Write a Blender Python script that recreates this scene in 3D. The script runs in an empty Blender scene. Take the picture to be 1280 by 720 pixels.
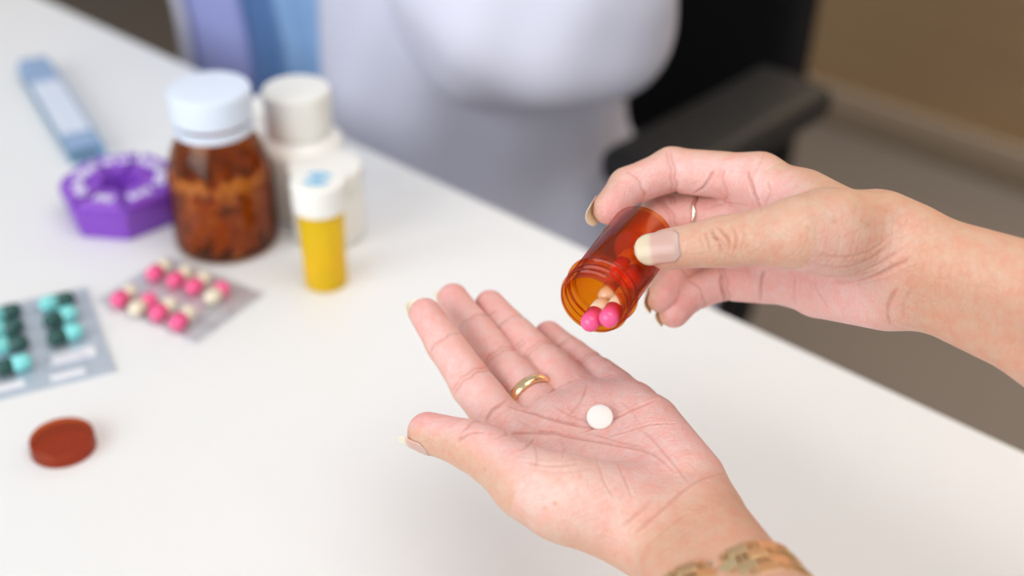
import bpy, bmesh, math, random
import numpy as np
from mathutils import Vector, Matrix
random.seed(7); np.random.seed(7)
SC = bpy.context.scene
COL = SC.collection

# ------------------------------------------------------------------ camera, world, lights
TABLE_Z = 0.74
PITCH = math.radians(33)
FPX = 1280 * 50 / 36
CAM = np.array([0, 0, TABLE_Z + 0.5])
RIGHT = np.array([1.0, 0, 0]); FWD = np.array([0, math.cos(PITCH), -math.sin(PITCH)]); UP = np.array([0, math.sin(PITCH), math.cos(PITCH)])
cam = bpy.data.cameras.new('camera'); cam.lens = 50; cam.sensor_width = 36
cam.clip_start = 0.02; cam.clip_end = 50
cam.dof.use_dof = True; cam.dof.focus_distance = 0.61; cam.dof.aperture_fstop = 3.6
cam_o = bpy.data.objects.new('camera', cam); COL.objects.link(cam_o)
cam_o.location = CAM; cam_o.rotation_euler = (math.pi / 2 - PITCH, 0, 0)
SC.camera = cam_o

world = bpy.data.worlds.new('world'); SC.world = world; world.use_nodes = True
wb = world.node_tree.nodes['Background']; wb.inputs[0].default_value = (0.93, 0.96, 1.0, 1); wb.inputs[1].default_value = 0.54

def area(name, loc, target, size, size_y, power, color):
    l = bpy.data.lights.new(name, 'AREA'); l.shape = 'RECTANGLE'; l.size = size; l.size_y = size_y
    l.energy = power; l.color = color
    o = bpy.data.objects.new(name, l); COL.objects.link(o); o.location = loc
    o.rotation_euler = (Vector(target) - Vector(loc)).to_track_quat('-Z', 'Y').to_euler()
    return o
area('window_light', (-2.2, -1.45, 2.15), (0.0, 0.9, 0.75), 2.8, 2.2, 92, (0.95, 0.975, 1.0))
area('ceiling_light', (0.5, 0.1, 2.9), (0.1, 0.7, 0.8), 1.6, 1.6, 26, (1.0, 0.96, 0.91))
area('added_wall_fill', (1.0, 1.5, 2.2), (1.45, 2.0, .45), .8, .8, 24, (1.0, 0.96, 0.91)).data.spread = math.radians(100)  # added fill with no visible fixture, brightens the wood wall

vs = SC.view_settings
vs.view_transform = 'Standard'; vs.look = 'None'; vs.gamma = 1; vs.use_curve_mapping = False
vs.exposure = -0.07

# ------------------------------------------------------------------ measuring helpers
def at(u, v, d):
    return CAM + d * (FWD + RIGHT * (u - 640) / FPX + UP * (360 - v) / FPX)
def ray(u, v):
    d = FWD + RIGHT * (u - 640) / FPX + UP * (360 - v) / FPX
    return d / np.linalg.norm(d)
def on_z(u, v, z=TABLE_Z):
    d = ray(u, v); t = (z - CAM[2]) / d[2]
    return CAM + t * d
def nrm(v):
    v = np.asarray(v, float); return v / np.linalg.norm(v)
O_EDGE = on_z(447, 180)
E_AX = nrm(on_z(1280, 555) - on_z(70, 0)); N_AX = np.array([-E_AX[1], E_AX[0], 0.0])     # along the desk edge / away from the desk
EDGE_ROT = math.atan2(E_AX[1], E_AX[0])
def en(e, n, z):
    p = O_EDGE + e * E_AX + n * N_AX; return np.array([p[0], p[1], z])

# ------------------------------------------------------------------ object helpers
def finish(o, label=None, cat=None, group=None, kind=None):
    if label: o['label'] = label
    if cat: o['category'] = cat
    if group: o['group'] = group
    if kind: o['kind'] = kind
    return o
def empty(name, loc, label=None, cat=None, group=None, rot=None):
    o = bpy.data.objects.new(name, None); COL.objects.link(o); o.location = loc; o.empty_display_size = 0.02
    if rot is not None: o.rotation_euler = rot
    return finish(o, label, cat, group)
def link_mesh(name, me, mat, parent=None, loc=None, rot=None, smooth=True):
    if mat is not None:
        me.materials.clear(); me.materials.append(mat)
    if smooth: me.shade_smooth()
    o = bpy.data.objects.new(name, me); COL.objects.link(o)
    if loc is not None: o.location = loc
    if rot is not None: o.rotation_euler = rot
    if parent is not None: o.parent = parent
    return o
def mesh_pd(name, verts, faces):
    me = bpy.data.meshes.new(name); me.from_pydata([tuple(map(float, v)) for v in verts], [], faces); me.update(); return me
def bm_mesh(name, bm):
    me = bpy.data.meshes.new(name); bmesh.ops.recalc_face_normals(bm, faces=bm.faces); bm.to_mesh(me); bm.free(); return me
def lathe(name, prof, seg=64, phase=0.0):
    vs_, fs, rings = [], [], []
    for r, z in prof:
        if r < 1e-7:
            rings.append([len(vs_)]); vs_.append((0, 0, z))
        else:
            rings.append(list(range(len(vs_), len(vs_) + seg)))
            for k in range(seg):
                a = 2 * math.pi * k / seg + phase
                vs_.append((r * math.cos(a), r * math.sin(a), z))
    for a, b in zip(rings, rings[1:]):
        if len(a) == 1 and len(b) == 1: continue
        for k in range(seg):
            k2 = (k + 1) % seg
            if len(a) == 1: fs.append((a[0], b[k2], b[k]))
            elif len(b) == 1: fs.append((a[k], a[k2], b[0]))
            else: fs.append((a[k], a[k2], b[k2], b[k]))
    me = mesh_pd(name, vs_, fs)
    bm = bmesh.new(); bm.from_mesh(me); bmesh.ops.recalc_face_normals(bm, faces=bm.faces); bm.to_mesh(me); bm.free()
    return me
def round_prof(pts, r=0.0008, n=4):
    """round the inner corners of a lathe profile"""
    out = [pts[0]]
    for i in range(1, len(pts) - 1):
        p, a, b = np.array(pts[i]), np.array(pts[i - 1]), np.array(pts[i + 1])
        la, lb = np.linalg.norm(a - p), np.linalg.norm(b - p)
        q = min(r, la * .45, lb * .45)
        p0 = p + (a - p) / la * q; p1 = p + (b - p) / lb * q
        for k in range(n + 1):
            t = k / n
            out.append(tuple((1 - t) ** 2 * p0 + 2 * t * (1 - t) * p + t * t * p1))
    out.append(pts[-1]); return out
def box_bm(bm, c, s, bevel=0.0, seg=2, M=None):
    r = bmesh.ops.create_cube(bm, size=1.0)
    vs_ = r['verts']
    for v in vs_: v.co = Vector((v.co.x * s[0] + c[0], v.co.y * s[1] + c[1], v.co.z * s[2] + c[2]))
    if bevel > 0:
        es = list({e for v in vs_ for e in v.link_edges})
        rr = bmesh.ops.bevel(bm, geom=es, offset=bevel, segments=seg, affect='EDGES', profile=0.5)
        vs_ = list({v for f in rr['faces'] for v in f.verts} | {v for v in vs_ if v.is_valid})
    if M is not None:
        for v in vs_: v.co = M @ v.co
    return vs_
def box_mesh(name, c, s, bevel=0.0, seg=2):
    bm = bmesh.new(); box_bm(bm, c, s, bevel, seg); return bm_mesh(name, bm)
def prism_mesh(name, poly, z0, z1, bevel=0.0, seg=2, top_scale=1.0):
    bm = bmesh.new(); n = len(poly)
    cx = sum(p[0] for p in poly) / n; cy = sum(p[1] for p in poly) / n
    lo = [bm.verts.new((x, y, z0)) for x, y in poly]
    hi = [bm.verts.new((cx + (x - cx) * top_scale, cy + (y - cy) * top_scale, z1)) for x, y in poly]
    bm.faces.new(lo[::-1]); bm.faces.new(hi)
    for k in range(n): bm.faces.new((lo[k], lo[(k + 1) % n], hi[(k + 1) % n], hi[k]))
    if bevel: bmesh.ops.bevel(bm, geom=list(bm.edges), offset=bevel, segments=seg, affect='EDGES', profile=0.5)
    return bm_mesh(name, bm)
def capsule_half(name, r, l0, l1, seg=20):
    """dome at l1, open butt end at l0, along z"""
    prof = [(0, l0), (r, l0), (r, l1 - r)]
    for k in range(1, 9):
        a = k / 8 * math.pi / 2; prof.append((r * math.cos(a) if k < 8 else 0, l1 - r + r * math.sin(a)))
    return lathe(name, prof, seg)
def tube_mesh(name, pts, r, seg=12, closed=False):
    pts = [np.asarray(p, float) for p in pts]; n = len(pts); V = []; Fc = []
    rs = r if hasattr(r, '__len__') else [r] * n
    up = np.array([0, 0, 1.0])
    for i in range(n):
        t = nrm(pts[(i + 1) % n] - pts[i - 1]) if closed else nrm(pts[min(i + 1, n - 1)] - pts[max(i - 1, 0)])
        s = np.cross(t, up)
        if np.linalg.norm(s) < 1e-3: s = np.cross(t, [1, 0, 0])
        s = nrm(s); w = np.cross(s, t)
        for k in range(seg):
            a = 2 * math.pi * k / seg
            V.append(pts[i] + rs[i] * (s * math.cos(a) + w * math.sin(a)))
    m = n if closed else n - 1
    for i in range(m):
        for k in range(seg):
            j = (i + 1) % n
            Fc.append((i * seg + k, i * seg + (k + 1) % seg, j * seg + (k + 1) % seg, j * seg + k))
    if not closed:
        Fc.append(tuple(range(seg))[::-1]); Fc.append(tuple((n - 1) * seg + k for k in range(seg)))
    me = mesh_pd(name, V, Fc)
    bm = bmesh.new(); bm.from_mesh(me); bmesh.ops.recalc_face_normals(bm, faces=bm.faces); bm.to_mesh(me); bm.free()
    return me
def rot_to(z, x=None):
    """rotation matrix whose local Z is z"""
    z = nrm(z); x = np.array([1.0, 0, 0]) if x is None else np.asarray(x, float)
    x = x - z * (x @ z); x = nrm(x); y = np.cross(z, x)
    return Matrix(np.stack([x, y, z], 1).tolist())

# ------------------------------------------------------------------ materials
def new_mat(name):
    m = bpy.data.materials.new(name); m.use_nodes = True
    nt = m.node_tree; b = nt.nodes['Principled BSDF']; return m, nt, b
def pbr(name, col, rough=0.5, metal=0.0, noise=0.0, scale=30, bump=0.0, bscale=200, spec=0.5, sss=0.0, coat=0.0):
    m, nt, b = new_mat(name)
    b.inputs['Base Color'].default_value = (*col, 1); b.inputs['Roughness'].default_value = rough
    b.inputs['Metallic'].default_value = metal; b.inputs['Specular IOR Level'].default_value = spec
    b.inputs['Coat Weight'].default_value = coat
    if sss:
        b.inputs['Subsurface Weight'].default_value = sss; b.inputs['Subsurface Radius'].default_value = (1, .6, .4); b.inputs['Subsurface Scale'].default_value = 0.003
    tc = nt.nodes.new('ShaderNodeTexCoord')
    if noise:
        n = nt.nodes.new('ShaderNodeTexNoise'); n.inputs['Scale'].default_value = scale; n.inputs['Detail'].default_value = 5
        nt.links.new(tc.outputs['Object'], n.inputs['Vector'])
        mx = nt.nodes.new('ShaderNodeMix'); mx.data_type = 'RGBA'
        mx.inputs['A'].default_value = (*[c * (1 - noise) for c in col], 1); mx.inputs['B'].default_value = (*[min(1, c * (1 + noise)) for c in col], 1)
        nt.links.new(n.outputs['Fac'], mx.inputs['Factor']); nt.links.new(mx.outputs['Result'], b.inputs['Base Color'])
    if bump:
        n2 = nt.nodes.new('ShaderNodeTexNoise'); n2.inputs['Scale'].default_value = bscale; n2.inputs['Detail'].default_value = 4
        nt.links.new(tc.outputs['Object'], n2.inputs['Vector'])
        bp = nt.nodes.new('ShaderNodeBump'); bp.inputs['Strength'].default_value = bump; bp.inputs['Distance'].default_value = 0.001
        nt.links.new(n2.outputs['Fac'], bp.inputs['Height']); nt.links.new(bp.outputs['Normal'], b.inputs['Normal'])
    return m
def tinted(name, tint, body=None, body_w=0.0, rough=0.08, spec_ior=1.5):
    """clear coloured plastic or glass: light is tinted as it passes each wall, with a glossy skin"""
    m = bpy.data.materials.new(name); m.use_nodes = True; nt = m.node_tree; nt.nodes.clear()
    out = nt.nodes.new('ShaderNodeOutputMaterial')
    tr = nt.nodes.new('ShaderNodeBsdfTransparent')
    lw = nt.nodes.new('ShaderNodeLayerWeight'); lw.inputs[0].default_value = .5          # a slanting ray crosses more of the wall
    pw = nt.nodes.new('ShaderNodeMath'); pw.operation = 'POWER'; pw.inputs[1].default_value = 2.5
    tm_ = nt.nodes.new('ShaderNodeMix'); tm_.data_type = 'RGBA'
    tm_.inputs['A'].default_value = (*tint, 1); tm_.inputs['B'].default_value = (*[t ** 6 for t in tint], 1)
    nt.links.new(lw.outputs['Facing'], pw.inputs[0]); nt.links.new(pw.outputs[0], tm_.inputs['Factor']); nt.links.new(tm_.outputs['Result'], tr.inputs[0])
    cur = tr.outputs[0]
    if body_w:
        df = nt.nodes.new('ShaderNodeBsdfDiffuse'); df.inputs[0].default_value = (*body, 1)
        tl = nt.nodes.new('ShaderNodeBsdfTranslucent'); tl.inputs[0].default_value = (*body, 1)
        m0 = nt.nodes.new('ShaderNodeMixShader'); m0.inputs[0].default_value = .5
        nt.links.new(df.outputs[0], m0.inputs[1]); nt.links.new(tl.outputs[0], m0.inputs[2])
        m1 = nt.nodes.new('ShaderNodeMixShader'); m1.inputs[0].default_value = body_w
        nt.links.new(cur, m1.inputs[1]); nt.links.new(m0.outputs[0], m1.inputs[2]); cur = m1.outputs[0]
    gl = nt.nodes.new('ShaderNodeBsdfGlossy'); gl.inputs['Roughness'].default_value = rough
    fr = nt.nodes.new('ShaderNodeFresnel'); ge = nt.nodes.new('ShaderNodeNewGeometry')
    ma = nt.nodes.new('ShaderNodeMath'); ma.operation = 'MULTIPLY_ADD'; ma.inputs[1].default_value = 1 / spec_ior - spec_ior; ma.inputs[2].default_value = spec_ior
    nt.links.new(ge.outputs['Backfacing'], ma.inputs[0]); nt.links.new(ma.outputs[0], fr.inputs['IOR'])
    m2 = nt.nodes.new('ShaderNodeMixShader'); ml = nt.nodes.new('ShaderNodeMath'); ml.operation = 'MULTIPLY'; ml.inputs[1].default_value = .65
    nt.links.new(fr.outputs[0], ml.inputs[0]); nt.links.new(ml.outputs[0], m2.inputs[0]); nt.links.new(cur, m2.inputs[1]); nt.links.new(gl.outputs[0], m2.inputs[2])
    nt.links.new(m2.outputs[0], out.inputs[0]); return m

M_TABLE = pbr('white_laminate', (0.79, 0.79, 0.785), 0.35, noise=.01, scale=6, spec=.35)
M_EDGE = pbr('white_edge_band', (0.80, 0.80, 0.84), 0.4)
M_FLOOR = pbr('taupe_floor', (0.125, 0.10, 0.08), 0.6, noise=.06, scale=3)
M_WOOD = None
M_WHITE_PL = pbr('white_plastic', (0.84, 0.825, 0.775), 0.35, sss=.15)
M_CAP_BLUE = pbr('pale_blue_white_cap', (0.70, 0.78, 0.90), 0.4)
M_PURPLE = pbr('purple_plastic', (0.23, 0.06, 0.52), 0.25, noise=.08)
M_PURPLE_L = pbr('purple_lid_plastic', (0.27, 0.08, 0.58), 0.2)
M_PRINT = pbr('white_print', (0.84, 0.82, 0.92), 0.5)
M_BLACK = pbr('black_fabric', (0.006, 0.006, 0.007), 0.8, bump=.2, bscale=900, spec=.2)
M_DGREY = pbr('dark_grey_rubber', (0.018, 0.018, 0.0185), 0.5, spec=.3)
M_BLACK_PL = pbr('black_plastic', (0.01, 0.01, 0.01), 0.4)
M_COAT = pbr('white_coat_cloth', (0.62, 0.625, 0.735), 0.85, noise=.02, scale=8, bump=.15, bscale=700, spec=.15)
M_SHIRT = pbr('light_blue_shirt_cloth', (0.28, 0.46, 0.74), 0.85, bump=.15, bscale=800, spec=.15)
M_SHIRT2 = pbr('lavender_blue_cloth', (0.34, 0.37, 0.70), 0.85, bump=.15, bscale=800, spec=.15)
M_TROUSER = pbr('dark_grey_trouser_cloth', (0.05, 0.05, 0.07), 0.85, spec=.15)
M_PINK = pbr('pink_gelatin', (0.88, 0.11, 0.29), 0.16, sss=.1)
M_CREAM = pbr('cream_gelatin', (0.80, 0.72, 0.56), 0.18, sss=.15)
M_TEAL = pbr('aqua_gelatin', (0.22, 0.68, 0.67), 0.2, sss=.1)
M_GREEN = pbr('dark_green_gelatin', (0.012, 0.075, 0.065), 0.2)
M_TABLET = pbr('chalky_white', (0.86, 0.84, 0.80), 0.7, bump=.15, bscale=1500, sss=.1)
M_SOFTGEL = pbr('brown_softgel', (0.68, 0.43, 0.25), 0.3, noise=.2, scale=90)
M_FOIL = pbr('silver_foil', (0.74, 0.74, 0.77), 0.36, metal=.55, noise=.08, scale=80, bump=.35, bscale=260)
M_FOIL_B = pbr('bluish_foil', (0.60, 0.67, 0.76), 0.4, metal=.5, noise=.08, scale=80, bump=.35, bscale=260)
M_GOLD = pbr('gold', (0.93, 0.70, 0.40), 0.2, metal=1, bump=.04, bscale=2500)
M_GOLD_B = pbr('brushed_rose_gold', (0.95, 0.73, 0.42), 0.27, metal=1, bump=.08, bscale=2500)
M_SILVER = pbr('white_gold', (0.82, 0.72, 0.60), 0.2, metal=1)
M_ORANGE = tinted('orange_plastic', (0.895, 0.50, 0.08), (0.70, 0.17, 0.01), .04, .05)
M_AMBER = tinted('amber_glass', (0.82, 0.56, 0.25), (0.25, 0.09, 0.02), .07, .08)
M_YELLOW = tinted('yellow_orange_plastic', (1.0, 0.96, 0.30), (1.0, 0.80, 0.012), .6, .15)
M_CLEAR = tinted('clear_blister_film', (0.97, 0.97, 0.98), (0.9, 0.9, 0.92), .03, .05)
M_BLUE_PL = tinted('pale_blue_plastic', (0.74, 0.90, 0.98), (0.50, 0.76, 0.95), .40, .15)
M_BLUE_LAB = pbr('emblem_blue', (0.18, 0.52, 0.78), 0.5)
M_NAIL = None

def make_wood():
    m, nt, b = new_mat('tan_wood'); tc = nt.nodes.new('ShaderNodeTexCoord')
    mp = nt.nodes.new('ShaderNodeMapping'); mp.inputs['Scale'].default_value = (1.5, 1.5, 9)
    n = nt.nodes.new('ShaderNodeTexNoise'); n.inputs['Scale'].default_value = 2.2; n.inputs['Detail'].default_value = 6
    cr = nt.nodes.new('ShaderNodeValToRGB')
    cr.color_ramp.elements[0].position = .3; cr.color_ramp.elements[0].color = (0.60, 0.405, 0.225, 1)
    cr.color_ramp.elements[1].position = .75; cr.color_ramp.elements[1].color = (0.67, 0.465, 0.265, 1)
    nt.links.new(tc.outputs['Object'], mp.inputs[0]); nt.links.new(mp.outputs[0], n.inputs['Vector'])
    nt.links.new(n.outputs['Fac'], cr.inputs[0]); nt.links.new(cr.outputs[0], b.inputs['Base Color'])
    b.inputs['Roughness'].default_value = .55
    return m
M_WOOD = make_wood()

def make_skin():
    m, nt, b = new_mat('skin')
    at_ = nt.nodes.new('ShaderNodeAttribute'); at_.attribute_name = 'tone'
    tc = nt.nodes.new('ShaderNodeTexCoord')
    n = nt.nodes.new('ShaderNodeTexNoise'); n.inputs['Scale'].default_value = 170; n.inputs['Detail'].default_value = 6; n.inputs['Roughness'].default_value = .65
    nt.links.new(tc.outputs['Object'], n.inputs['Vector'])
    cr = nt.nodes.new('ShaderNodeValToRGB')
    cr.color_ramp.elements[0].position = .32; cr.color_ramp.elements[0].color = (1.03, 0.84, 0.80, 1)
    cr.color_ramp.elements[1].position = .66; cr.color_ramp.elements[1].color = (1.0, 1.06, 1.06, 1)
    nt.links.new(n.outputs['Fac'], cr.inputs[0])
    mul = nt.nodes.new('ShaderNodeMix'); mul.data_type = 'RGBA'; mul.blend_type = 'MULTIPLY'; mul.inputs['Factor'].default_value = 1
    nt.links.new(at_.outputs['Color'], mul.inputs['A']); nt.links.new(cr.outputs[0], mul.inputs['B'])
    nt.links.new(mul.outputs['Result'], b.inputs['Base Color'])
    b.inputs['Roughness'].default_value = .48; b.inputs['Specular IOR Level'].default_value = .4
    b.inputs['Subsurface Weight'].default_value = .22; b.inputs['Subsurface Radius'].default_value = (1.0, .38, .22); b.inputs['Subsurface Scale'].default_value = .0022
    # relief: tiny skin cells plus soft unevenness
    v = nt.nodes.new('ShaderNodeTexVoronoi'); v.inputs['Scale'].default_value = 1100; v.feature = 'F1'
    n2 = nt.nodes.new('ShaderNodeTexNoise'); n2.inputs['Scale'].default_value = 420; n2.inputs['Detail'].default_value = 4
    nt.links.new(tc.outputs['Object'], v.inputs['Vector']); nt.links.new(tc.outputs['Object'], n2.inputs['Vector'])
    b1 = nt.nodes.new('ShaderNodeBump'); b1.inputs['Strength'].default_value = .25; b1.inputs['Distance'].default_value = .0004
    b2 = nt.nodes.new('ShaderNodeBump'); b2.inputs['Strength'].default_value = .3; b2.inputs['Distance'].default_value = .0008
    lo = nt.nodes.new('ShaderNodeAttribute'); lo.attribute_name = 'local'
    v2 = nt.nodes.new('ShaderNodeTexVoronoi'); v2.feature = 'DISTANCE_TO_EDGE'; v2.inputs['Scale'].default_value = 260
    mpv = nt.nodes.new('ShaderNodeMapping'); mpv.inputs['Scale'].default_value = (.55, 1.5, 1)
    nt.links.new(lo.outputs['Vector'], mpv.inputs[0])
    nz = nt.nodes.new('ShaderNodeTexNoise'); nz.inputs['Scale'].default_value = 120; nt.links.new(lo.outputs['Vector'], nz.inputs['Vector'])
    mvx = nt.nodes.new('ShaderNodeMix'); mvx.data_type = 'RGBA'; mvx.blend_type = 'LINEAR_LIGHT'; mvx.inputs['Factor'].default_value = .004
    nt.links.new(mpv.outputs[0], mvx.inputs['A']); nt.links.new(nz.outputs['Color'], mvx.inputs['B']); nt.links.new(mvx.outputs['Result'], v2.inputs['Vector'])
    mr = nt.nodes.new('ShaderNodeMapRange'); mr.inputs['From Max'].default_value = .09; nt.links.new(v2.outputs['Distance'], mr.inputs['Value'])
    b3 = nt.nodes.new('ShaderNodeBump'); b3.inputs['Strength'].default_value = .4; b3.inputs['Distance'].default_value = .0004
    nt.links.new(mr.outputs['Result'], b3.inputs['Height']); nt.links.new(b3.outputs['Normal'], b1.inputs['Normal'])
    nt.links.new(v.outputs['Distance'], b1.inputs['Height']); nt.links.new(n2.outputs['Fac'], b2.inputs['Height'])
    nt.links.new(b1.outputs['Normal'], b2.inputs['Normal']); nt.links.new(b2.outputs['Normal'], b.inputs['Normal'])
    return m
M_SKIN = make_skin()
def make_nail():
    m, nt, b = new_mat('fingernail'); a = nt.nodes.new('ShaderNodeAttribute'); a.attribute_name = 'tone'
    nt.links.new(a.outputs['Color'], b.inputs['Base Color'])
    b.inputs['Roughness'].default_value = .28; b.inputs['Subsurface Weight'].default_value = .6
    b.inputs['Subsurface Radius'].default_value = (1, .75, .6); b.inputs['Subsurface Scale'].default_value = .0025
    tl = nt.nodes.new('ShaderNodeBsdfTranslucent'); nt.links.new(a.outputs['Color'], tl.inputs[0])
    mx = nt.nodes.new('ShaderNodeMixShader'); mx.inputs[0].default_value = .12
    nt.links.new(b.outputs[0], mx.inputs[1]); nt.links.new(tl.outputs[0], mx.inputs[2]); nt.links.new(mx.outputs[0], nt.nodes['Material Output'].inputs[0])
    return m
M_NAIL = make_nail()

# ------------------------------------------------------------------ distance-field body modelling (hands, garments)
def rc(p, a, b, ra, rb):
    ab = b - a; d = p - a
    h = np.minimum(np.maximum(d @ (ab / (ab @ ab)), 0), 1)
    d = d - h[:, None] * ab
    return np.sqrt(np.einsum('ij,ij->i', d, d)) - (ra + h * (rb - ra))
def smin(a, b, k):
    h = np.maximum(k - np.abs(a - b), 0) / k
    return np.minimum(a, b) - h * h * k * .25
class Field:
    """core = primitives blended together; limbs = chains that blend with the core but not with each other"""
    def __init__(s, core, limbs, kc=.008, kl=.003, kj=.006):
        A = lambda L: [(np.asarray(a, float), np.asarray(b, float) + 1e-9, ra, rb) for a, b, ra, rb in L]
        s.core = A(core); s.limbs = [A(l) for l in limbs]; s.kc, s.kl, s.kj = kc, kl, kj
        s.all = Field.pack(s.core + sum(s.limbs, [])); s.margin = .002 + 2 * max(kc, kl, kj) if kc > .02 else .016
    @staticmethod
    def pack(P):
        a = np.array([p[0] for p in P]); ab = np.array([p[1] for p in P]) - a
        return a, ab, np.einsum('ij,ij->i', ab, ab), np.array([p[2] for p in P]), np.array([p[3] for p in P])
    @staticmethod
    def each(pk, q):
        """distance from one point to every primitive"""
        a, ab, l2, ra, rb = pk; d = q - a
        h = np.clip(np.einsum('ij,ij->i', d, ab) / l2, 0, 1); d = d - h[:, None] * ab
        return np.sqrt(np.einsum('ij,ij->i', d, d)) - (ra + h * (rb - ra))
    @staticmethod
    def fold1(ds, k):
        o = None
        for x in ds:
            if o is None: o = x
            else:
                h = max(k - abs(o - x), 0) / k; o = min(o, x) - h * h * k * .25
        return o
    def one(s, q):
        ds = s.each(s.all, q).tolist(); n = len(s.core); core = s.fold1(ds[:n], s.kc); out = core
        for l in s.limbs:
            d = s.fold1(ds[n:n + len(l)], s.kl); n += len(l)
            j = d if core is None else s.fold1((core, d), s.kj)
            out = j if out is None else min(out, j)
        return out
    def chain(s, p, prims, k, keep):
        out = None
        for (a, b, ra, rb), u in zip(prims, keep):
            if u:
                d = rc(p, a, b, ra, rb); out = d if out is None else smin(out, d, k)
        return out
    def __call__(s, p, c=None, rad=0):
        n = len(s.core)
        keep = np.ones(len(s.all[0]), bool) if c is None else s.each(s.all, c[0]) < rad + s.margin
        core = s.chain(p, s.core, s.kc, keep[:n]); out = core
        for l in s.limbs:
            d = s.chain(p, l, s.kl, keep[n:n + len(l)]); n += len(l)
            if d is None: continue
            j = d if core is None else smin(core, d, s.kj)
            out = j if out is None else np.minimum(out, j)
        return np.full(len(p), .05) if out is None else out
    def bounds(s):
        P = [(a, ra) for a, b, ra, rb in s.core + sum(s.limbs, [])] + [(b, rb) for a, b, ra, rb in s.core + sum(s.limbs, [])]
        return np.min([p - r for p, r in P], 0), np.max([p + r for p, r in P], 0)
    def grad(s, p, cell=.012):
        return s.near(p, 2e-4, cell)[1]
    def near(s, p, h=2e-4, cell=.012):
        """value and unit gradient at scattered points, worked out patch by patch"""
        T = np.array([[1, 1, 1], [1, -1, -1], [-1, 1, -1], [-1, -1, 1]], float)
        val = np.zeros(len(p)); G = np.zeros((len(p), 3))
        key = np.floor((p - p.min(0)) / cell).astype(np.int64); key = (key[:, 0] * 4096 + key[:, 1]) * 4096 + key[:, 2]
        order = np.argsort(key, kind='stable'); ks = key[order]
        cuts = np.concatenate([[0], np.nonzero(np.diff(ks))[0] + 1, [len(ks)]])
        for a, b in zip(cuts, cuts[1:]):
            i = order[a:b]; q = p[i]; c = (q.min(0) + q.max(0)) / 2; rad = np.linalg.norm(q - c, axis=1).max() + h
            m = len(q)
            f = s(np.concatenate([q + h * t for t in T]), c[None], rad).reshape(4, m)
            val[i] = f.mean(0); g = np.einsum('tm,tc->mc', f, T); G[i] = g / (np.linalg.norm(g, axis=1)[:, None] + 1e-12)
        return val, G
    def hit(s, u, v, t0=.3):
        d = ray(u, v); t = t0
        for _ in range(150):
            q = s.one(CAM + t * d)
            if q < 5e-5: break
            t += q * .8
            if t > 2: return None
        return CAM + t * d
    def out_from(s, c, d, prims=None):
        """first surface met going outward from inside point c along d"""
        t = 0
        pk = Field.pack(prims) if prims is not None else None
        for _ in range(60):
            q = s.fold1(s.each(pk, c + t * d).tolist(), s.kl) if prims is not None else s.one(c + t * d)
            if q > -4e-5: break
            t += max(-q * .7, 5e-5)
        return c + t * d
def surface(field, h, B=12, pad=.004):
    lo, hi = field.bounds(); lo = lo - pad; hi = hi + pad
    nb = np.ceil((hi - lo) / (h * B)).astype(int); n = nb * B + 1
    G = np.full(n, np.nan, np.float32)
    rad = h * B * .87
    ax = [lo[i] + h * B * (np.arange(nb[i]) + .5) for i in range(3)]
    cc = np.stack(np.meshgrid(*ax, indexing='ij'), -1).reshape(-1, 3)
    dc = np.concatenate([field(cc[i:i + 20000]) for i in range(0, len(cc), 20000)])
    loc = np.stack(np.meshgrid(*[np.arange(B + 1)] * 3, indexing='ij'), -1).reshape(-1, 3)
    G[...] = 1.0
    inside_blk = dc < 0
    idx = np.stack(np.unravel_index(np.arange(len(cc)), nb), 1)
    for i in np.nonzero(inside_blk)[0]:
        a = idx[i] * B; G[a[0]:a[0] + B + 1, a[1]:a[1] + B + 1, a[2]:a[2] + B + 1] = -1.0
    for i in np.nonzero(np.abs(dc) < rad + .003)[0]:
        a = idx[i] * B
        p = lo + h * (a + loc)
        G[a[0]:a[0] + B + 1, a[1]:a[1] + B + 1, a[2]:a[2] + B + 1] = field(p, cc[i][None], rad).reshape(B + 1, B + 1, B + 1)
    ins = G < 0
    nx, ny, nz = n
    cell_lin, pos = [], []; quads = []
    for axn in range(3):
        sl0 = [slice(None)] * 3; sl1 = [slice(None)] * 3
        sl0[axn] = slice(0, -1); sl1[axn] = slice(1, None)
        I0 = ins[tuple(sl0)]; I1 = ins[tuple(sl1)]
        e = np.argwhere(I0 != I1)
        b, c = (axn + 1) % 3, (axn + 2) % 3
        ok = (e[:, b] > 0) & (e[:, c] > 0) & (e[:, b] < n[b] - 1) & (e[:, c] < n[c] - 1); e = e[ok]
        e2 = e.copy(); e2[:, axn] += 1
        g0 = G[e[:, 0], e[:, 1], e[:, 2]]; g1 = G[e2[:, 0], e2[:, 1], e2[:, 2]]
        t = np.clip(g0 / (g0 - g1), 0, 1)
        P = e.astype(float); P[:, axn] += t
        qs = []
        for db, dcc in ((-1, -1), (0, -1), (0, 0), (-1, 0)):
            k = e.copy(); k[:, b] += db; k[:, c] += dcc
            lin = (k[:, 0] * ny + k[:, 1]) * nz + k[:, 2]
            cell_lin.append(lin); pos.append(P); qs.append(lin)
        q = np.stack(qs, 1); fl = g0 > 0; q[fl] = q[fl][:, ::-1]
        quads.append(q)
    cell_lin = np.concatenate(cell_lin); pos = np.concatenate(pos)
    un, inv = np.unique(cell_lin, return_inverse=True); cnt = np.bincount(inv)
    V = np.stack([np.bincount(inv, pos[:, i]) / cnt for i in range(3)], 1) * h + lo
    Q = np.searchsorted(un, np.concatenate(quads))
    for _ in range(2):                                # pull the vertices onto the true surface
        val, g = field.near(V, 2e-4, max(.012, h * 16)); V = V - g * np.clip(val, -h, h)[:, None]
    return V, Q
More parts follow.
